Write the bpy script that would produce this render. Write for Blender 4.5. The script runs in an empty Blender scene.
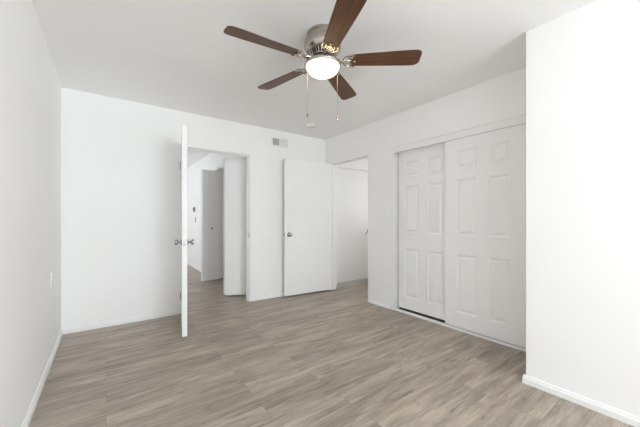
import bpy, math, random
from mathutils import Vector, Matrix
random.seed(7)
S = bpy.context.scene
C = S.collection
PI = math.pi
R = math.radians

# ------------------------------------------------------------------ camera
F_PX, YAW, EYE = 293.0, 36.12, 1.137
cam_d = bpy.data.cameras.new('camera')
cam_d.sensor_width = 36.0
cam_d.lens = F_PX / 640.0 * 36.0
cam_d.shift_y = 5.8 / 640.0
cam_d.clip_start = 0.02
cam = bpy.data.objects.new('camera', cam_d)
C.objects.link(cam)
cam.location = (0, 0, EYE)
cam.rotation_euler = (R(90), 0, R(-YAW))
S.camera = cam

# ------------------------------------------------------------------ world, light, exposure
S.view_settings.view_transform = 'Standard'
S.view_settings.look = 'None'
S.view_settings.gamma = 1.0
S.view_settings.use_curve_mapping = False
S.view_settings.exposure = 0.10
w = bpy.data.worlds.new('sky'); S.world = w; w.use_nodes = True
bg = w.node_tree.nodes['Background']
bg.inputs['Color'].default_value = (0.80, 0.90, 1.0, 1); bg.inputs['Strength'].default_value = 0.8
S.cycles.max_bounces = 16; S.cycles.diffuse_bounces = 12; S.cycles.glossy_bounces = 4
S.cycles.use_denoising = True

def area(name, loc, direction, sx, sy, power, col):
    l = bpy.data.lights.new(name, 'AREA'); l.shape = 'RECTANGLE'; l.size = sx; l.size_y = sy
    l.energy = power; l.color = col
    o = bpy.data.objects.new(name, l); C.objects.link(o); o.location = loc
    o.rotation_euler = Vector(direction).to_track_quat('-Z', 'Y').to_euler()
    return o
area('window_skylight', (1.10, -3.75, 2.10), (-1.1, 1, -0.40), 2.4, 1.5, 108, (0.862, 0.936, 1.0))
area('window_ground_light', (1.10, -3.15, 1.40), (-1.25, 1, 0.9), 1.8, 1.1, 124, (0.855, 0.932, 1.0))
area('hall_window_daylight', (-1.40, 6.9, 1.45), (1, -0.1, 0.4), 1.9, 1.1, 56, (0.90, 0.95, 1.0))
area('side_room_fill', (4.62, 3.1, 1.55), (-1, 0.1, 0), 0.8, 0.9, 7, (1.0, 0.99, 0.96))  # added fill outside an unseen opening, brightens the side room

# ------------------------------------------------------------------ materials
def new_mat(name):
    m = bpy.data.materials.new(name); m.use_nodes = True
    nt = m.node_tree; b = nt.nodes['Principled BSDF']
    return m, nt, b, nt.nodes, nt.links
def paint(name, col, rough=0.6, bump=0.0, scale=300, var=0.01, metal=0.0, spec=0.5):
    m, nt, b, N, L = new_mat(name)
    b.inputs['Roughness'].default_value = rough; b.inputs['Metallic'].default_value = metal
    b.inputs['Specular IOR Level'].default_value = spec
    tc = N.new('ShaderNodeTexCoord')
    nz = N.new('ShaderNodeTexNoise'); nz.inputs['Scale'].default_value = 1.3; nz.inputs['Detail'].default_value = 3
    L.new(tc.outputs['Object'], nz.inputs['Vector'])
    cr = N.new('ShaderNodeValToRGB')
    cr.color_ramp.elements[0].position = 0.3; cr.color_ramp.elements[1].position = 0.7
    cr.color_ramp.elements[0].color = (*[max(0, c * (1 - var)) for c in col], 1)
    cr.color_ramp.elements[1].color = (*[min(1, c * (1 + var)) for c in col], 1)
    L.new(nz.outputs['Fac'], cr.inputs['Fac']); L.new(cr.outputs['Color'], b.inputs['Base Color'])
    if bump:
        n2 = N.new('ShaderNodeTexNoise'); n2.inputs['Scale'].default_value = scale; n2.inputs['Detail'].default_value = 2
        L.new(tc.outputs['Object'], n2.inputs['Vector'])
        bp = N.new('ShaderNodeBump'); bp.inputs['Strength'].default_value = bump; bp.inputs['Distance'].default_value = 0.001
        L.new(n2.outputs['Fac'], bp.inputs['Height']); L.new(bp.outputs['Normal'], b.inputs['Normal'])
    return m
M = {}
M['wall'] = paint('wall_paint', (0.925, 0.924, 0.917), 0.75, 0.15, 220)
M['ceiling'] = paint('ceiling_paint', (0.935, 0.933, 0.926), 0.9, 0.25, 160)
M['trim'] = paint('trim_gloss_paint', (0.90, 0.90, 0.895), 0.35)
M['door'] = paint('door_paint', (0.905, 0.905, 0.90), 0.42)
M['plastic'] = paint('white_plastic', (0.86, 0.86, 0.85), 0.35)
M['grey_plastic'] = paint('grey_plastic', (0.30, 0.31, 0.32), 0.4)
M['vent_paint'] = paint('vent_paint', (0.80, 0.80, 0.785), 0.45)
M['dark'] = paint('dark_recess', (0.05, 0.05, 0.05), 0.9)
M['nickel'] = paint('brushed_nickel', (0.47, 0.425, 0.375), 0.27, metal=1.0, var=0.04)
M['chrome'] = paint('satin_chrome', (0.42, 0.42, 0.43), 0.22, metal=1.0)
M['dark_metal'] = paint('dark_steel', (0.10, 0.095, 0.09), 0.4, metal=0.8)
M['aluminium'] = paint('aluminium_track', (0.60, 0.60, 0.60), 0.35, metal=0.9)
M['grille_dark'] = paint('vent_interior', (0.16, 0.16, 0.155), 0.8)

def floor_mat():
    m, nt, b, N, L = new_mat('vinyl_plank')
    tc = N.new('ShaderNodeTexCoord')
    br = N.new('ShaderNodeTexBrick')
    br.offset = 0.37; br.offset_frequency = 2; br.squash = 1.0
    br.inputs['Scale'].default_value = 1.0
    br.inputs['Brick Width'].default_value = 1.22; br.inputs['Row Height'].default_value = 0.15
    br.inputs['Mortar Size'].default_value = 0.0012; br.inputs['Mortar Smooth'].default_value = 0.3
    br.inputs['Color1'].default_value = (0, 0, 0, 1); br.inputs['Color2'].default_value = (1, 1, 1, 1)
    br.inputs['Mortar'].default_value = (0.5, 0.5, 0.5, 1)
    L.new(tc.outputs['Object'], br.inputs['Vector'])
    # per-plank shift of the grain
    mul = N.new('ShaderNodeVectorMath'); mul.operation = 'MULTIPLY'; mul.inputs[1].default_value = (7.3, 3.1, 11.7)
    L.new(br.outputs['Color'], mul.inputs[0])
    add = N.new('ShaderNodeVectorMath'); add.operation = 'ADD'
    L.new(tc.outputs['Object'], add.inputs[0]); L.new(mul.outputs[0], add.inputs[1])
    def noise(scale_vec, scale, detail, rough, dist=0.0):
        mp = N.new('ShaderNodeMapping'); mp.inputs['Scale'].default_value = scale_vec
        L.new(add.outputs[0], mp.inputs['Vector'])
        n = N.new('ShaderNodeTexNoise'); n.inputs['Scale'].default_value = scale; n.inputs['Detail'].default_value = detail
        n.inputs['Roughness'].default_value = rough; n.inputs['Distortion'].default_value = dist
        L.new(mp.outputs[0], n.inputs['Vector']); return n
    n1 = noise((1.0, 8.0, 1.0), 1.7, 6, 0.68, 0.5)      # broad figure
    n2 = noise((2.0, 60.0, 1.0), 2.2, 4, 0.6)          # fine grain
    n3 = noise((2.2, 14.0, 1.0), 2.0, 4, 0.55, 1.0)     # knots / dark streaks
    r1 = N.new('ShaderNodeValToRGB'); e = r1.color_ramp.elements
    e[0].position = 0.30; e[0].color = (0.235, 0.190, 0.149, 1)
    e[1].position = 0.72; e[1].color = (0.560, 0.482, 0.405, 1)
    k = e.new(0.5); k.color = (0.380, 0.320, 0.264, 1)
    L.new(n1.outputs['Fac'], r1.inputs['Fac'])
    def mix(bt, fac, a, c):
        x = N.new('ShaderNodeMix'); x.data_type = 'RGBA'; x.blend_type = bt
        if isinstance(fac, float): x.inputs[0].default_value = fac
        else: L.new(fac, x.inputs[0])
        L.new(a, x.inputs[6])
        if isinstance(c, tuple): x.inputs[7].default_value = c
        else: L.new(c, x.inputs[7])
        return x.outputs[2]
    r2 = N.new('ShaderNodeValToRGB'); e = r2.color_ramp.elements
    e[0].position = 0.32; e[0].color = (0.74, 0.73, 0.72, 1); e[1].position = 0.66; e[1].color = (1.10, 1.10, 1.10, 1)
    L.new(n2.outputs['Fac'], r2.inputs['Fac'])
    c = mix('MULTIPLY', 0.8, r1.outputs['Color'], r2.outputs['Color'])
    r4 = N.new('ShaderNodeValToRGB'); e = r4.color_ramp.elements
    e[0].position = 0.0; e[0].color = (0.91, 0.91, 0.915, 1); e[1].position = 1.0; e[1].color = (1.08, 1.075, 1.065, 1)
    L.new(br.outputs['Color'], r4.inputs['Fac'])
    c = mix('MULTIPLY', 1.0, c, r4.outputs['Color'])
    r3 = N.new('ShaderNodeValToRGB'); e = r3.color_ramp.elements
    e[0].position = 0.27; e[0].color = (0.50, 0.47, 0.45, 1); e[1].position = 0.43; e[1].color = (1, 1, 1, 1)
    L.new(n3.outputs['Fac'], r3.inputs['Fac'])
    c = mix('MULTIPLY', 0.8, c, r3.outputs['Color'])
    c = mix('MIX', br.outputs['Fac'], c, (0.21, 0.18, 0.15, 1))
    L.new(c, b.inputs['Base Color'])
    b.inputs['Roughness'].default_value = 0.40
    b.inputs['Specular IOR Level'].default_value = 0.5
    bp = N.new('ShaderNodeBump'); bp.inputs['Strength'].default_value = 0.12; bp.inputs['Distance'].default_value = 0.001
    L.new(n2.outputs['Fac'], bp.inputs['Height']); L.new(bp.outputs['Normal'], b.inputs['Normal'])
    return m
M['floor'] = floor_mat()

def blade_mat():
    m, nt, b, N, L = new_mat('walnut_blade')
    tc = N.new('ShaderNodeTexCoord')
    mp = N.new('ShaderNodeMapping'); mp.inputs['Scale'].default_value = (2.5, 45, 10)
    L.new(tc.outputs['Object'], mp.inputs['Vector'])
    n = N.new('ShaderNodeTexNoise'); n.inputs['Scale'].default_value = 1.5; n.inputs['Detail'].default_value = 5; n.inputs['Distortion'].default_value = 0.4
    L.new(mp.outputs[0], n.inputs['Vector'])
    r = N.new('ShaderNodeValToRGB'); e = r.color_ramp.elements
    e[0].position = 0.3; e[0].color = (0.062, 0.024, 0.010, 1); e[1].position = 0.7; e[1].color = (0.160, 0.068, 0.030, 1)
    L.new(n.outputs['Fac'], r.inputs['Fac']); L.new(r.outputs['Color'], b.inputs['Base Color'])
    b.inputs['Roughness'].default_value = 0.42; b.inputs['Specular IOR Level'].default_value = 0.35
    return m
M['blade'] = blade_mat()

def globe_mat():
    m, nt, b, N, L = new_mat('lit_frosted_glass')
    b.inputs['Base Color'].default_value = (0.95, 0.90, 0.80, 1); b.inputs['Roughness'].default_value = 0.25
    lw = N.new('ShaderNodeLayerWeight'); lw.inputs['Blend'].default_value = 0.35
    b.inputs['Emission Color'].default_value = (1.0, 0.76, 0.44, 1)
    b.inputs['Emission Strength'].default_value = 10.0
    return m
M['globe'] = globe_mat()
def pane_mat():
    m, nt, b, N, L = new_mat('window_glass')
    t = N.new('ShaderNodeBsdfTransparent'); g = N.new('ShaderNodeBsdfGlossy'); g.inputs['Roughness'].default_value = 0.02
    x = N.new('ShaderNodeMixShader'); x.inputs[0].default_value = 0.05
    L.new(t.outputs[0], x.inputs[1]); L.new(g.outputs[0], x.inputs[2])
    L.new(x.outputs[0], N['Material Output'].inputs['Surface'])
    return m
M['pane'] = pane_mat()

# ------------------------------------------------------------------ mesh helpers
class MB:
    def __init__(self): self.v = []; self.f = []; self.s = []
    def add(self, vs, fs, smooth=False, mat=None):
        n = len(self.v)
        for p in vs:
            p = Vector(p)
            self.v.append(mat @ p if mat else p)
        for q in fs:
            self.f.append([i + n for i in q]); self.s.append(smooth)
        return self
    def box(self, a, b, mat=None):
        x0, y0, z0 = a; x1, y1, z1 = b
        vs = [(x0,y0,z0),(x1,y0,z0),(x1,y1,z0),(x0,y1,z0),(x0,y0,z1),(x1,y0,z1),(x1,y1,z1),(x0,y1,z1)]
        return self.add(vs, [(3,2,1,0),(4,5,6,7),(0,1,5,4),(1,2,6,5),(2,3,7,6),(3,0,4,7)], mat=mat)
    def lathe(self, prof, n=48, center=(0,0,0), axis='Z', smooth=True, mat=None):
        vs = []; fs = []
        cx, cy, cz = center
        for r, z in prof:
            for i in range(n):
                a = 2*PI*i/n; c, s = r*math.cos(a), r*math.sin(a)
                if axis == 'Z': vs.append((cx+c, cy+s, cz+z))
                elif axis == 'X': vs.append((cx+z, cy+c, cz+s))
                else: vs.append((cx+s, cy+z, cz+c))
        for k in range(len(prof)-1):
            for i in range(n):
                j = (i+1) % n
                fs.append((k*n+i, k*n+j, (k+1)*n+j, (k+1)*n+i))
        fs.append(tuple(range(n-1, -1, -1))); m = (len(prof)-1)*n
        fs.append(tuple(range(m, m+n)))
        return self.add(vs, fs, smooth, mat)
    def tube(self, pts, r, n=8, closed=False, mat=None, flat=1.0):
        P = [Vector(p) for p in pts]; vs = []; fs = []; m = len(P)
        for i, p in enumerate(P):
            a = P[i-1] if (i > 0 or closed) else P[i]
            b = P[(i+1) % m] if (i < m-1 or closed) else P[i]
            t = (b-a).normalized()
            up = Vector((0,0,1)) if abs(t.z) < 0.95 else Vector((1,0,0))
            s = t.cross(up).normalized(); u = s.cross(t).normalized()
            for k in range(n):
                q = 2*PI*k/n
                vs.append(p + s*(r*math.cos(q)) + u*(r*flat*math.sin(q)))
        for i in range(m if closed else m-1):
            for k in range(n):
                i2 = (i+1) % m; k2 = (k+1) % n
                fs.append((i*n+k, i*n+k2, i2*n+k2, i2*n+k))
        if not closed:
            fs.append(tuple(range(n-1,-1,-1))); fs.append(tuple(range((m-1)*n, m*n)))
        return self.add(vs, fs, True, mat)
    def prism(self, poly, z0, z1, mat=None, smooth=False):
        n = len(poly)
        vs = [(x,y,z0) for x,y in poly] + [(x,y,z1) for x,y in poly]
        fs = [tuple(range(n-1,-1,-1)), tuple(range(n, 2*n))] + [(i,(i+1)%n,n+(i+1)%n,n+i) for i in range(n)]
        return self.add(vs, fs, smooth, mat)
    def build(self, name, mat, parent=None, bevel=0.0, seg=2, angle=None):
        me = bpy.data.meshes.new(name)
        me.from_pydata([tuple(v) for v in self.v], [], self.f)
        me.polygons.foreach_set('use_smooth', self.s)
        me.materials.append(M[mat]); me.update()
        import bmesh
        bm = bmesh.new(); bm.from_mesh(me); bmesh.ops.recalc_face_normals(bm, faces=bm.faces)
        for e in bm.edges:
            if len(e.link_faces) == 2 and e.calc_face_angle(0) > R(38): e.smooth = False
        bm.to_mesh(me); bm.free()
        o = bpy.data.objects.new(name, me); C.objects.link(o)
        if parent: o.parent = parent
        if bevel:
            md = o.modifiers.new('bevel', 'BEVEL'); md.width = bevel; md.segments = seg; md.limit_method = 'ANGLE'; md.angle_limit = R(40)
        return o
def thing(name, label, cat, loc=(0,0,0), rz=0, group=None, kind=None):
    o = bpy.data.objects.new(name, None); C.objects.link(o); o.empty_display_size = 0.05
    o.location = loc; o.rotation_euler = (0, 0, rz); return tag(o, label, cat, group, kind)
def tag(o, label, cat, group=None, kind=None):
    o['label'] = label; o['category'] = cat
    if group: o['group'] = group
    if kind: o['kind'] = kind
    return o
def struct(o, label=None, cat=None):
    o['kind'] = 'structure'
    if label: o['label'] = label
    if cat: o['category'] = cat
    return o

# ------------------------------------------------------------------ dimensions
XL, XR, YB, YR, H = -0.358, 2.909, 3.845, -2.90, 2.44
T = 0.12
HEAD = 2.038
O1 = (0.725, 1.620)     # opening in the back wall (x)
O2 = (2.846, 3.722)     # opening in the right wall (y)
CL = (0.948, 2.438)      # closet opening in the right wall (y)
CLH = 2.025
JX, JY = 2.355, 0.802   # projecting closet block

# ------------------------------------------------------------------ shell
struct(MB().box((-1.6, -3.2, -0.05), (4.7, 9.6, 0)).build('floor', 'floor'), 'greige wood-look vinyl plank floor', 'floor')
struct(MB().box((-1.6, -3.1, H), (4.8, 9.6, H+0.08)).build('ceiling', 'ceiling'), 'plain white painted ceiling over the bedroom', 'ceiling')
struct(MB().box((XL-T, YR-T, 0), (XL, YB, H)).build('wall_left', 'wall'), 'long white wall with the outlet low on it', 'wall')
b = MB()
b.box((-1.35, YB, 0), (O1[0], YB+T, H)); b.box((O1[0], YB, HEAD), (O1[1], YB+T, H)); b.box((O1[1], YB, 0), (XR, YB+T, H))
struct(b.build('wall_back', 'wall'), 'white wall with the wide doorway and the air vent', 'wall')
b = MB()
b.box((XR, JY-0.2, 0), (XR+T, CL[0], H)); b.box((XR, CL[0], CLH), (XR+T, CL[1], H)); b.box((XR, CL[1], 0), (XR+T, O2[0], H))
b.box((XR, O2[0], HEAD), (XR+T, O2[1], H)); b.box((XR, O2[1], 0), (XR+T, YB+T, H))
struct(b.build('wall_right', 'wall'), 'white wall holding the sliding-door closet and corner doorway', 'wall')
struct(MB().box((JX, YR, 0), (XR, JY, H)).build('wall_front_right', 'wall', bevel=0.004), 'white wall block projecting beside the closet, with baseboard', 'wall')
WX0, WX1, WZ0, WZ1 = 0.10, 2.10, 0.80, 2.05
b = MB()
b.box((XL, YR-T, 0), (WX0, YR, H)); b.box((WX1, YR-T, 0), (XR+T, YR, H)); b.box((WX0, YR-T, 0), (WX1, YR, WZ0)); b.box((WX0, YR-T, WZ1), (WX1, YR, H))
struct(b.build('wall_rear', 'wall'), 'white wall behind the viewer holding the window', 'wall')

def window(n, plane, a0, a1, z0, z1, axis, label):
    e = thing('window_%d' % n, label, 'window', kind='structure')
    fr = MB(); w_ = 0.045
    def bx(p0, p1, q0, q1, t0, t1, mb):
        if axis == 'Y': mb.box((p0, plane+t0, q0), (p1, plane+t1, q1))
        else: mb.box((plane+t0, p0, q0), (plane+t1, p1, q1))
    bx(a0, a1, z0, z0+w_, 0, 0.05, fr); bx(a0, a1, z1-w_, z1, 0, 0.05, fr)
    bx(a0, a0+w_, z0+w_, z1-w_, 0, 0.05, fr); bx(a1-w_, a1, z0+w_, z1-w_, 0, 0.05, fr)
    m = (a0+a1)/2; bx(m-0.02, m+0.02, z0+w_, z1-w_, 0.005, 0.045, fr)
    fr.build('window_frame', 'trim', e)
    for p0, p1 in ((a0+w_, m-0.02), (m+0.02, a1-w_)):
        g = MB(); bx(p0, p1, z0+w_, z1-w_, 0.022, 0.027, g); g.build('window_pane', 'pane', e)
    return e
window(1, YR-0.10, WX0, WX1, WZ0, WZ1, 'Y', 'white framed bedroom window behind the viewer')

# hall beyond the wide doorway
HX = 1.665; HC = (4.13, 5.66)
b = MB(); b.box((HX, YB+T, 0), (HX+T, HC[0], H)); b.box((HX, HC[0], 2.06), (HX+T, HC[1], H)); b.box((HX, HC[1], 0), (HX+T, 9.4, H))
struct(b.build('wall_hall_right', 'wall'), 'bright hall wall with thermostat and switch, beyond the doorway', 'wall')
struct(MB().box((-1.35, 9.4, 0), (HX+T, 9.52, H)).build('wall_hall_end', 'wall'), 'white wall at the far end of the hall', 'wall')
b = MB(); b.box((-1.35, YB+T, 0), (-1.23, 6.35, H)); b.box((-1.35, 8.25, 0), (-1.23, 9.4, H)); b.box((-1.35, 6.35, 0), (-1.23, 8.25, 0.9)); b.box((-1.35, 6.35, 1.95), (-1.23, 8.25, H))
struct(b.build('wall_hall_left', 'wall'), 'white hall wall holding the hall window', 'wall')
window(2, -1.32, 6.35, 8.25, 0.9, 1.95, 'X', 'white framed window of the hall')
b = MB(); b.box((HX+T, 3.97, 0), (2.4, 4.07, H)); b.box((HX+T, 5.72, 0), (2.4, 5.82, H)); b.box((2.4, 3.97, 0), (2.5, 5.82, H))
struct(b.build('wall_hall_closet', 'wall'), 'shaded inside walls of the hall closet', 'wall')
# side room beyond the corner doorway
SY = 3.92
D3 = (3.222, 4.06)
b = MB(); b.box((XR+T, SY, 0), (D3[0]-0.02, SY+T, H)); b.box((D3[1]+0.02, SY, 0), (4.5, SY+T, H)); b.box((D3[0]-0.02, SY, 2.06), (D3[1]+0.02, SY+T, H))
struct(b.build('wall_side_room_back', 'wall'), 'white wall around the closed door beyond the corner doorway', 'wall')
b = MB(); b.box((4.5, 2.55, 0), (4.62, 2.7, H)); b.box((4.5, 3.5, 0), (4.62, SY+T, H)); b.box((4.5, 2.7, 0), (4.62, 3.5, 1.05)); b.box((4.5, 2.7, 2.0), (4.62, 3.5, H))
struct(b.build('wall_side_room_right', 'wall'), 'white side room wall holding the small added window', 'wall')
window(3, 4.55, 2.7, 3.5, 1.05, 2.0, 'X', 'small white framed window, unseen, added for the side room fill light')  # unseen window, added as the opening for the side room fill
struct(MB().box((XR+T, 2.55, 0), (4.5, 2.65, H)).build('wall_side_room_front', 'wall'), 'white wall between side room and closet', 'wall')
struct(MB().box((3.70, 0.5, 0), (3.80, 2.55, H)).build('wall_closet_back', 'wall'), 'white inside back wall of the bedroom closet', 'wall')
struct(MB().box((XR+T, 0.5, 0), (3.70, 0.6, H)).build('wall_closet_side', 'wall'), 'white inside end wall of the bedroom closet', 'wall')

# baseboards: stepped profile swept along a straight run
def baseboard(name, p0, p1, nrm, h=0.055, label=None):
    d = Vector((p1[0]-p0[0], p1[1]-p0[1], 0)); n = Vector((nrm[0], nrm[1], 0))
    prof = [(0, 0), (0.015, 0), (0.015, h*0.62), (0.012, h*0.72), (0.009, h*0.76), (0.009, h*0.9), (0.005, h), (0, h)]
    vs = []
    for q in (Vector((*p0, 0)), Vector((*p1, 0))):
        for a, z in prof: vs.append(q + n*a + Vector((0, 0, z)))
    k = len(prof)
    fs = [(i, (i+1) % k, k+(i+1) % k, k+i) for i in range(k)] + [tuple(range(k)), tuple(range(2*k-1, k-1, -1))]
    return struct(MB().add(vs, fs).build(name, 'trim'), label, 'baseboard')
baseboard('baseboard_left', (XL, YR), (XL, YB), (1, 0), label='white baseboard along the long wall with the outlet')
baseboard('baseboard_back', (XL+0.015, YB), (O1[0]-0.03, YB), (0, -1), label='white baseboard between the long wall and wide doorway')
baseboard('baseboard_back_middle', (O1[1]+0.03, YB), (XR, YB), (0, -1), 0.04, label='low white baseboard behind the flat open door')
baseboard('baseboard_right', (XR, CL[1]+0.03), (XR, O2[0]-0.02), (-1, 0), 0.03, label='short white baseboard between closet and corner doorway')
baseboard('baseboard_front_right', (JX, YR), (JX, JY+0.015), (-1, 0), label='white moulded baseboard at the foot of the projecting wall')
baseboard('baseboard_front_return', (JX, JY), (XR, JY), (0, 1), label='white baseboard round the corner of the projecting wall')
baseboard('baseboard_hall', (HX, HC[1]+0.04), (HX, 9.4), (-1, 0), label='white baseboard of the bright hall wall')

# door jambs (linings with stops)
def jamb(name, label, axis, a0, a1, plane, depth, head, t=0.02, lip=0.003, cas=0.014):
    mb = MB()
    def bx(p0, p1, q0, q1, d0, d1):
        if axis == 'X': mb.box((p0, plane+d0, q0), (p1, plane+d1, q1))
        else: mb.box((plane+d0, p0, q0), (plane+d1, p1, q1))
    bx(a0, a0+t, 0, head, -lip, depth+lip); bx(a1-t, a1, 0, head, -lip, depth+lip); bx(a0+t, a1-t, head-t, head, -lip, depth+lip)
    s = 0.012
    bx(a0+t, a0+t+s, 0, head-t, 0.042, 0.075); bx(a1-t-s, a1-t, 0, head-t, 0.042, 0.075); bx(a0+t+s, a1-t-s, head-t-s, head-t, 0.042, 0.075)
    if cas:
        bx(a0-cas, a0, 0, head+cas, -lip, 0); bx(a1, a1+cas, 0, head+cas, -lip, 0); bx(a0, a1, head, head+cas, -lip, 0)
    return struct(mb.build(name, 'trim', bevel=0.0015), label, 'door frame')
j1 = jamb('trim_1', 'white door frame lining the wide doorway', 'X', O1[0], O1[1], YB, T, HEAD)
MB().box((O1[1]-0.0225, YB+0.004, 0.88), (O1[1]-0.0195, YB+0.030, 0.945)).build('strike_plate', 'chrome', j1)['label'] = 'small metal strike plate'
j2 = jamb('trim_2', 'white door frame lining the corner doorway', 'Y', O2[0], O2[1], XR, T, HEAD)
j3 = jamb('trim_3', 'thin white frame round the closed side room door', 'X', D3[0]-0.02, D3[1]+0.02, SY, T, 2.06, t=0.017, lip=0.001, cas=0)
# closet lining, fascia and floor curb
mb = MB(); mb.box((XR-0.006, CL[1]-0.022, 0), (XR+T, CL[1]+0.012, CLH)); mb.box((XR-0.006, CL[0]-0.012, 0), (XR+T, CL[0]+0.022, CLH)); mb.box((XR, CL[0]+0.022, CLH-0.02), (XR+T, CL[1]-0.022, CLH))
struct(mb.build('trim_4', 'trim', bevel=0.002), 'white side lining of the sliding-door closet', 'door frame')
mb = MB(); mb.box((XR-0.016, CL[0]-0.03, 1.962), (XR+0.004, CL[1]+0.012, 2.030)); mb.box((XR-0.024, CL[0]-0.03, 2.030), (XR, CL[1]+0.012, 2.044))
struct(mb.build('trim_5', 'trim', bevel=0.002), 'white fascia board hiding the top closet track', 'trim')
struct(MB().box((XR-0.004, CL[0]+0.022, 0), (XR+0.040, CL[1]-0.022, 0.020)).build('trim_6', 'trim', bevel=0.002), 'white threshold strip on the floor under the closet doors', 'trim')
struct(MB().box((XR+0.041, CL[0]+0.022, 0), (XR+0.119, CL[1]-0.022, 0.004)).build('trim_7', 'dark'), 'floor guide channel coloured dark as the shaded gap under the closet doors', 'trim')  # near-black colour stands in for shade in the gap below the doors

# ------------------------------------------------------------------ hinged flush doors
def knob_profile(s):      # from the door face outward
    return [(0.0, 0), (0.032, 0), (0.032, 0.004*s), (0.026, 0.009*s), (0.012, 0.012*s), (0.0105, 0.026*s), (0.014, 0.032*s), (0.023, 0.038*s), (0.0275, 0.048*s), (0.026, 0.058*s), (0.019, 0.064*s), (0.0, 0.066*s)]
def flush_door(name, label, loc, rz, width, ht=2.0, th=0.04, knob=True, hinge_side=1, hinges=(0.25, 1.0, 1.80)):
    # local frame: hinge axis at the origin, leaf along +X, thickness centred on y = 0; hinge_side = sign of the face with knuckles
    e = thing(name, label, 'door', loc, rz, kind='structure')
    MB().box((0.004, -th/2, 0.022), (width, th/2, ht)).build('door_leaf', 'door', e, bevel=0.002)
    for hz in hinges:
        h = MB(); y = hinge_side*(th/2+0.004)
        h.lathe([(0.0, -0.045), (0.006, -0.045), (0.006, 0.045), (0.0, 0.045)], 12, (0.0, y, hz))
        h.box((0.0015, min(0, hinge_side*th*0.5), hz-0.044), (0.0042, max(0, hinge_side*th*0.5), hz+0.044))
        h.build('hinge', 'chrome', e)['label'] = 'small metal hinge'
    if knob:
        kx = width-0.065
        for s in (-1, 1):
            MB().lathe([(r, s*th/2+z) for r, z in knob_profile(s)], 32, (kx, 0, 0.915), 'Y').build('door_knob', 'chrome', e)['label'] = 'round satin metal knob'
        MB().box((width-0.001, -0.0125, 0.885), (width+0.0015, 0.0125, 0.945)).build('latch_plate', 'chrome', e)
        MB().lathe([(0.0, width), (0.007, width), (0.006, width+0.010), (0.0, width+0.010)], 12, (0, 0, 0.915), 'X').build('latch_bolt', 'chrome', e)
    return e
def rz_of(p, q): return math.atan2(q[1]-p[1], q[0]-p[0])
h1, t1 = (0.748, 3.820), (0.602, 3.006)
flush_door('door_1', 'white flush door seen edge-on, standing open at the wide doorway', (*h1, 0), rz_of(h1, t1), 0.827, 2.035, 0.045, hinge_side=-1, hinges=(0.22, 1.78))
h2, t2 = (2.896, 3.680), (2.09, 3.742)
flush_door('door_2', 'white flush door swung flat towards the wall under the vent', (*h2, 0), rz_of(h2, t2), 0.808, 2.018, 0.038, hinge_side=-1)
# closed door of the side room
e = thing('door_3', 'white closed door seen through the corner doorway', 'door', (D3[0], SY+0.02, 0), 0, kind='structure')
MB().box((0.003, 0, 0.030), (D3[1]-D3[0]-0.003, 0.038, 2.038)).build('door_leaf', 'door', e, bevel=0.002)
MB().lathe([(0, -0.045), (0.006, -0.045), (0.006, 0.045), (0, 0.045)], 12, (0.0, -0.006, 1.80)).build('hinge', 'chrome', e)
lv = MB(); kx = D3[1]-D3[0]-0.06
lv.lathe([(0, 0), (0.03, 0), (0.03, -0.006), (0.012, -0.010), (0.011, -0.045), (0, -0.045)], 24, (kx, 0, 0.92), 'Y')
lv.tube([(kx, -0.040, 0.92), (kx-0.05, -0.045, 0.905), (kx-0.12, -0.045, 0.862)], 0.008, 10)
lv.build('lever_handle', 'chrome', e)

# ------------------------------------------------------------------ sliding six-panel closet doors
def panel_door(name, label, loc, width, z0, z1, th=0.032, cols=None):
    # local frame: leaf along +Y, face towards -X at x = 0
    e = thing(name, label, 'closet door', loc, 0, group='sliding closet doors', kind='thing')
    ys = cols; rows = [(0.18, 0.775), (0.97, 1.545), (1.655, 1.84)]
    Y = [0, ys[0][0], ys[0][1], ys[1][0], ys[1][1], width]
    Z = [z0] + [v for r in rows for v in r] + [z1]
    b = MB()
    for i in range(5):
        for j in range(7):
            if i in (1, 3) and j in (1, 3, 5): continue
            b.add([(0, Y[i], Z[j]), (0, Y[i+1], Z[j]), (0, Y[i+1], Z[j+1]), (0, Y[i], Z[j+1])], [(0, 1, 2, 3)])
    b.add([(0,0,z0),(0,width,z0),(0,width,z1),(0,0,z1),(th,0,z0),(th,width,z0),(th,width,z1),(th,0,z1)], [(4,5,6,7),(0,1,5,4),(1,2,6,5),(2,3,7,6),(3,0,4,7)])
    b.build('door_frame', 'door', e)
    for (a0, a1) in ys:
        for (c0, c1) in rows:
            rings = [(0, 0.0), (0.003, 0.002), (0.010, 0.009), (0.020, 0.011), (0.028, 0.009), (0.040, 0.003), (0.046, 0.0025)]
            vs = []; fs = []
            for ins, dp in rings:
                vs += [(dp, a0+ins, c0+ins), (dp, a1-ins, c0+ins), (dp, a1-ins, c1-ins), (dp, a0+ins, c1-ins)]
            for k in range(len(rings)-1):
                for i in range(4):
                    j = (i+1) % 4; fs.append((k*4+i, k*4+j, (k+1)*4+j, (k+1)*4+i))
            k = (len(rings)-1)*4; fs.append((k, k+1, k+2, k+3))
            MB().add(vs, fs).build('panel', 'door', e)
    return e
cd1 = panel_door('sliding_closet_door', 'white six-panel sliding closet door set behind the other, nearer the corner doorway', (XR+0.070, 1.640, 0), 0.760, 0.037, 1.995, cols=((0.165, 0.355), (0.460, 0.672)))
cd2 = panel_door('sliding_closet_door', 'white six-panel sliding closet door running in front, beside the projecting wall', (XR+0.008, 0.976, 0), 0.760, 0.030, 1.995, cols=((0.134, 0.314), (0.432, 0.634)))

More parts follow.
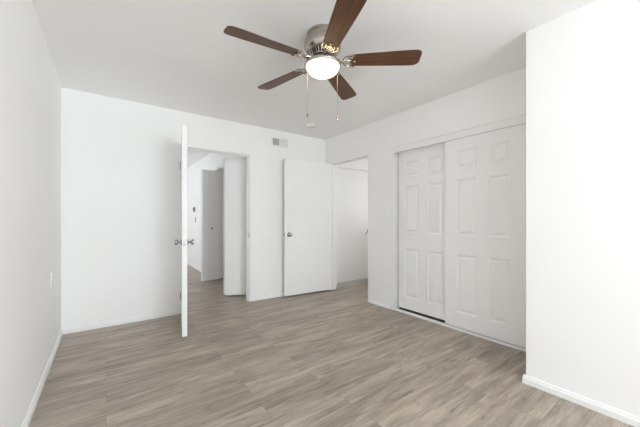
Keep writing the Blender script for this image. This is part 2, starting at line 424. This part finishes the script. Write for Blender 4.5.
# ------------------------------------------------------------------ hall bifold panels
def bifold(label, pts_list, knob_on=None, ht=2.035):
    e = thing('bifold_door', label, 'bifold door', (pts_list[0][0][0], pts_list[0][0][1], 0), 0, group='bifold doors of the hall closet', kind='thing')
    for i, (p, q) in enumerate(pts_list):
        d = (Vector(q)-Vector(p)); L = d.length; a = math.atan2(d.y, d.x)
        m = Matrix.Translation((p[0]-pts_list[0][0][0], p[1]-pts_list[0][0][1], 0)) @ Matrix.Rotation(a, 4, 'Z')
        o = MB().box((0, -0.016, 0.022), (L, 0.016, ht), mat=m).build('door_panel', 'door', e, bevel=0.002)
        if knob_on == i:
            k = MB(); s = 1
            k.lathe([(0, 0.016), (0.010, 0.016), (0.009, 0.026), (0.017, 0.034), (0.018, 0.042), (0.012, 0.048), (0, 0.049)], 20, (L*0.5, 0, 0.97), 'Y', mat=m)
            k.build('knob', 'chrome', o)
    return e
bifold('white folded bifold door panels nearest the wide doorway', [((1.712, 4.160), (1.412, 4.302)), ((1.412, 4.345), (1.712, 4.47))])
bifold('shaded grey-white bifold door with a small knob, deeper in the hall', [((1.728, 5.555), (1.393, 5.508)), ((1.393, 5.560), (1.72, 5.62))], knob_on=0)

# ------------------------------------------------------------------ ceiling fan
FX, FY = 0.019*math.cos(R(YAW))+2.06*math.sin(R(YAW)), -0.019*math.sin(R(YAW))+2.06*math.cos(R(YAW))
fan = thing('ceiling_fan', 'brushed nickel ceiling fan with five dark wood blades and lit glass bowl', 'ceiling fan', (FX, FY, H))
MB().lathe([(0, 0), (0.108, 0), (0.112, -0.006), (0.112, -0.020), (0.106, -0.024), (0.106, -0.030), (0.116, -0.037), (0.126, -0.052),
            (0.130, -0.080), (0.128, -0.104), (0.119, -0.124), (0.104, -0.138), (0.096, -0.140), (0, -0.140)], 72).build('motor_housing', 'nickel', fan)
MB().lathe([(0, -0.140), (0.078, -0.140), (0.074, -0.152), (0.066, -0.166), (0, -0.166)], 48).build('motor_core', 'dark', fan)
vr = MB()
for i in range(30):
    a = 2*PI*i/30; m = Matrix.Rotation(a, 4, 'Z')
    vr.add([(0.080,-0.0035,-0.168),(0.102,-0.0045,-0.137),(0.102,0.0045,-0.137),(0.080,0.0035,-0.168),(0.070,-0.0035,-0.168),(0.090,-0.0045,-0.137),(0.090,0.0045,-0.137),(0.070,0.0035,-0.168)],
           [(0,1,2,3),(7,6,5,4),(0,4,5,1),(3,2,6,7),(0,3,7,4),(1,5,6,2)], mat=m)
vr.lathe([(0.060, -0.165), (0.082, -0.165), (0.084, -0.168), (0.082, -0.171), (0.060, -0.171)], 48)
vr.build('vent_ring', 'nickel', fan)
MB().lathe([(0, -0.166), (0.068, -0.172), (0.068, -0.182), (0.058, -0.188), (0, -0.188)], 40).build('blade_hub', 'dark_metal', fan)
MB().lathe([(0, -0.188), (0.050, -0.188), (0.052, -0.194), (0.070, -0.200), (0.105, -0.206), (0.122, -0.209), (0.128, -0.215), (0.130, -0.222), (0.128, -0.230), (0.122, -0.235), (0.116, -0.235), (0.114, -0.230), (0, -0.228)], 72).build('light_fitter', 'nickel', fan)
prof = [(0.1145, -0.229)]
for i in range(0, 15):
    a = i/14*PI/2
    prof.append((0.1145*math.cos(a) if i < 14 else 0.0005, -0.231-0.068*math.sin(a)))
MB().lathe(prof, 64).build('glass_bowl', 'globe', fan)
BZ = -0.193
PITCH = R(-12)
blade0 = iron0 = None
for k in range(5):
    ang = R(-YAW-4.3 + 72*k)
    # bracket: forked arm and a scalloped shell plate with pierced spokes
    rot = Matrix.Rotation(ang, 4, 'Z')
    if iron0 is None:
        ir = MB()
        for s in (-1, 1):
            ir.tube([(0.050, s*0.012, -0.180), (0.085, s*0.018, -0.188), (0.115, s*0.012, -0.197), (0.142, s*0.004, -0.200)], 0.006, 8)
        pm = Matrix.Translation((0, 0, BZ-0.007)) @ Matrix.Rotation(PITCH, 4, 'X')
        cx = 0.192
        arc = [(cx + 0.052*math.cos(R(a)), 0.052*math.sin(R(a)), 0) for a in range(90, 271, 12)]
        ir.tube([(cx+0.018, 0.050, 0)] + arc + [(cx+0.018, -0.050, 0)], 0.0052, 8, mat=pm, flat=0.7)
        arc2 = [(cx + 0.030*math.cos(R(a)), 0.030*math.sin(R(a)), 0) for a in range(60, 301, 20)]
        ir.tube(arc2, 0.0042, 8, mat=pm, flat=0.7)
        for a in (130, 155, 180, 205, 230):
            ir.tube([(cx+0.012, 0, 0), (cx+0.051*math.cos(R(a)), 0.051*math.sin(R(a)), 0)], 0.0036, 6, mat=pm, flat=0.8)
        for yy in (-0.050, 0, 0.050):
            ir.lathe([(0, 0.004), (0.009, 0.004), (0.009, -0.003), (0.005, -0.006), (0, -0.006)], 14, (cx+(0.022 if yy else 0.03), yy, 0), mat=pm)
        iron0 = ir.build('blade_bracket', 'nickel', fan); io = iron0
    else:
        io = iron0.copy(); C.objects.link(io); io.parent = fan
    io.rotation_euler = (0, 0, ang)
    if blade0 is None:
        top, bot = [], []
        r0, r1 = 0.178, 0.672
        n = 16
        def hw(r): 
            t = (r-r0)/(r1-r0); return 0.050 + 0.020*min(1, t*1.25)**0.9
        poly = []
        cr = 0.035
        for i in range(n+1):
            r = r0+0.012 + (r1-cr-r0-0.012)*i/n; poly.append((r, -hw(r)))
        h_ = hw(r1)
        for i in range(1, 8):
            a = -PI/2 + PI/2*i/7; poly.append((r1-cr+cr*math.cos(a), -h_+cr+cr*math.sin(a)))
        for i in range(0, 8):
            a = PI/2*i/7; poly.append((r1-0.012-cr+cr*math.cos(a)+0.012*(1-i/7), h_-cr+cr*math.sin(a)))
        for i in range(n, -1, -1):
            r = r0+0.012 + (r1-cr-r0-0.012)*i/n
            if r < r1-0.014-cr: poly.append((r, hw(r)))
        poly.append((r0, 0.036)); poly.append((r0, -0.036))
        bl = MB().prism(poly, -0.003, 0.003, mat=Matrix.Rotation(PITCH, 4, 'X'))
        blade0 = bl.build('fan_blade', 'blade', fan, bevel=0.0015); bo = blade0
    else:
        bo = blade0.copy(); C.objects.link(bo); bo.parent = fan
    bo.location = (0, 0, BZ); bo.rotation_euler = (0, 0, ang)
def chain(px, py, z0, z1, wood):
    m = MB(); n = int((z0-z1)/0.006)
    m.tube([(px, py, z0), (px, py, z1)], 0.0011, 6)
    for i in range(0, n):
        z = z0 - i*0.006
        m.lathe([(0, 0.0018), (0.0018, 0.0008), (0.0018, -0.0008), (0, -0.0018)], 6, (px, py, z))
    o = m.build('pull_chain', 'nickel', fan)
    p = MB(); 
    if wood: p.lathe([(0, 0), (0.003, 0), (0.008, -0.006), (0.012, -0.016), (0.012, -0.026), (0.006, -0.036), (0, -0.036)], 16, (px, py, z1))
    else: p.lathe([(0, 0), (0.003, 0), (0.004, -0.004), (0.004, -0.014), (0.0055, -0.018), (0, -0.021)], 14, (px, py, z1))
    p.build('pull_knob', 'nickel' if wood else 'dark_metal', o)
def cam2w(xc, zc):
    c, s = math.cos(R(YAW)), math.sin(R(YAW)); return (xc*c+zc*s, -xc*s+zc*c)
for (xc, zc, z1, wd) in ((-0.111, 0.075, 1.905, False), (0.108, 0.080, 1.890, True)):
    p = cam2w(xc, zc); n = Vector((p[0], p[1], 0)).normalized()
    chain(p[0], p[1], -0.228, z1-H, wd)
# ------------------------------------------------------------------ smoke detector
sd = thing('smoke_detector', 'round white smoke detector on the ceiling near the far corner', 'smoke detector', (2.297, 3.336, H))
MB().lathe([(0, 0), (0.068, 0), (0.070, -0.006), (0.066, -0.010), (0, -0.010)], 40).build('mounting_plate', 'plastic', sd)
MB().lathe([(0, -0.010), (0.058, -0.010), (0.058, -0.018), (0.050, -0.024), (0.020, -0.027), (0.0, -0.027)], 40).build('detector_body', 'plastic', sd)
MB().lathe([(0, -0.0265), (0.010, -0.0265), (0.009, -0.029), (0, -0.029)], 16, (0.02, 0, 0)).build('test_button', 'grey_plastic', sd)

# ------------------------------------------------------------------ air vent
vx0, vx1, vz0, vz1 = 1.936, 2.203, 2.206, 2.334
vt = thing('air_vent', 'white metal air vent high on the wall, louvres in two banks', 'vent', ((vx0+vx1)/2, YB, vz0))
wv, hv = vx1-vx0, vz1-vz0
b = MB(); fw = 0.016
b.box((-wv/2, -0.008, 0), (wv/2, 0, fw)); b.box((-wv/2, -0.008, hv-fw), (wv/2, 0, hv)); b.box((-wv/2, -0.008, fw), (-wv/2+fw, 0, hv-fw)); b.box((wv/2-fw, -0.008, fw), (wv/2, 0, hv-fw)); b.box((-0.006, -0.008, fw), (0.006, 0, hv-fw))
b.build('vent_frame', 'vent_paint', vt)
MB().box((-wv/2+fw, -0.002, fw), (wv/2-fw, -0.0005, hv-fw)).build('vent_backing', 'grille_dark', vt)
for side in (-1, 1):
    s = MB(); x0 = (-wv/2+fw) if side < 0 else 0.006; x1 = -0.006 if side < 0 else (wv/2-fw); n = 9
    for i in range(n):
        x = x0 + (x1-x0)*(i+0.5)/n; dx = -0.0045*side
        s.add([(x-dx, -0.0075, fw), (x+dx, -0.002, fw), (x+dx, -0.002, hv-fw), (x-dx, -0.0075, hv-fw),
               (x-dx+0.0012, -0.0075, fw), (x+dx+0.0012, -0.002, fw), (x+dx+0.0012, -0.002, hv-fw), (x-dx+0.0012, -0.0075, hv-fw)],
              [(0,1,2,3),(7,6,5,4),(0,4,5,1),(3,2,6,7),(0,3,7,4),(1,5,6,2)])
    s.build('louvre_bank', 'vent_paint', vt)

# ------------------------------------------------------------------ outlet on the long wall
ou = thing('wall_outlet', 'white electrical outlet low on the long bare wall', 'outlet', (XL, 3.174, 0.65))
MB().box((0, -0.036, -0.058), (0.006, 0.036, 0.058)).build('cover_plate', 'plastic', ou, bevel=0.003)
for dz in (-0.021, 0.021):
    rc = MB().lathe([(0, 0.006), (0.016, 0.006), (0.016, 0.0085), (0, 0.0085)], 24, (0, 0, dz), 'X').build('socket', 'plastic', ou, bevel=0.0008)
    MB().box((0.0083, -0.008, dz-0.005), (0.009, -0.0055, dz+0.005)).box((0.0083, 0.0055, dz-0.004), (0.009, 0.008, dz+0.004)).build('socket_slots', 'dark', rc)

# ------------------------------------------------------------------ thermostat and switch in the hall
def on_hall(px_x):
    a = math.atan((px_x-320)/F_PX)+R(YAW); return HX/math.tan(a)
ty = on_hall(194.6); zc = HX*math.sin(R(YAW))+ty*math.cos(R(YAW))
tz = EYE+(219.3-209.5)/F_PX*zc
th = thing('thermostat', 'small grey thermostat on the bright hall wall above the switch', 'thermostat', (HX, ty, tz))
MB().box((-0.022, -0.075, -0.055), (0, 0.075, 0.055)).build('thermostat_body', 'grey_plastic', th, bevel=0.004)
MB().box((-0.024, -0.045, -0.01), (-0.0215, 0.045, 0.03)).build('screen', 'dark', th)
sz = EYE+(219.3-219.7)/F_PX*zc
sw = thing('light_switch', 'light switch with grey toggle below the hall thermostat', 'switch', (HX, on_hall(195.6), sz))
MB().box((-0.006, -0.036, -0.058), (0, 0.036, 0.058)).build('switch_plate', 'grey_plastic', sw, bevel=0.002)
MB().box((-0.016, -0.006, -0.012), (-0.006, 0.006, 0.012)).build('toggle', 'plastic', sw)
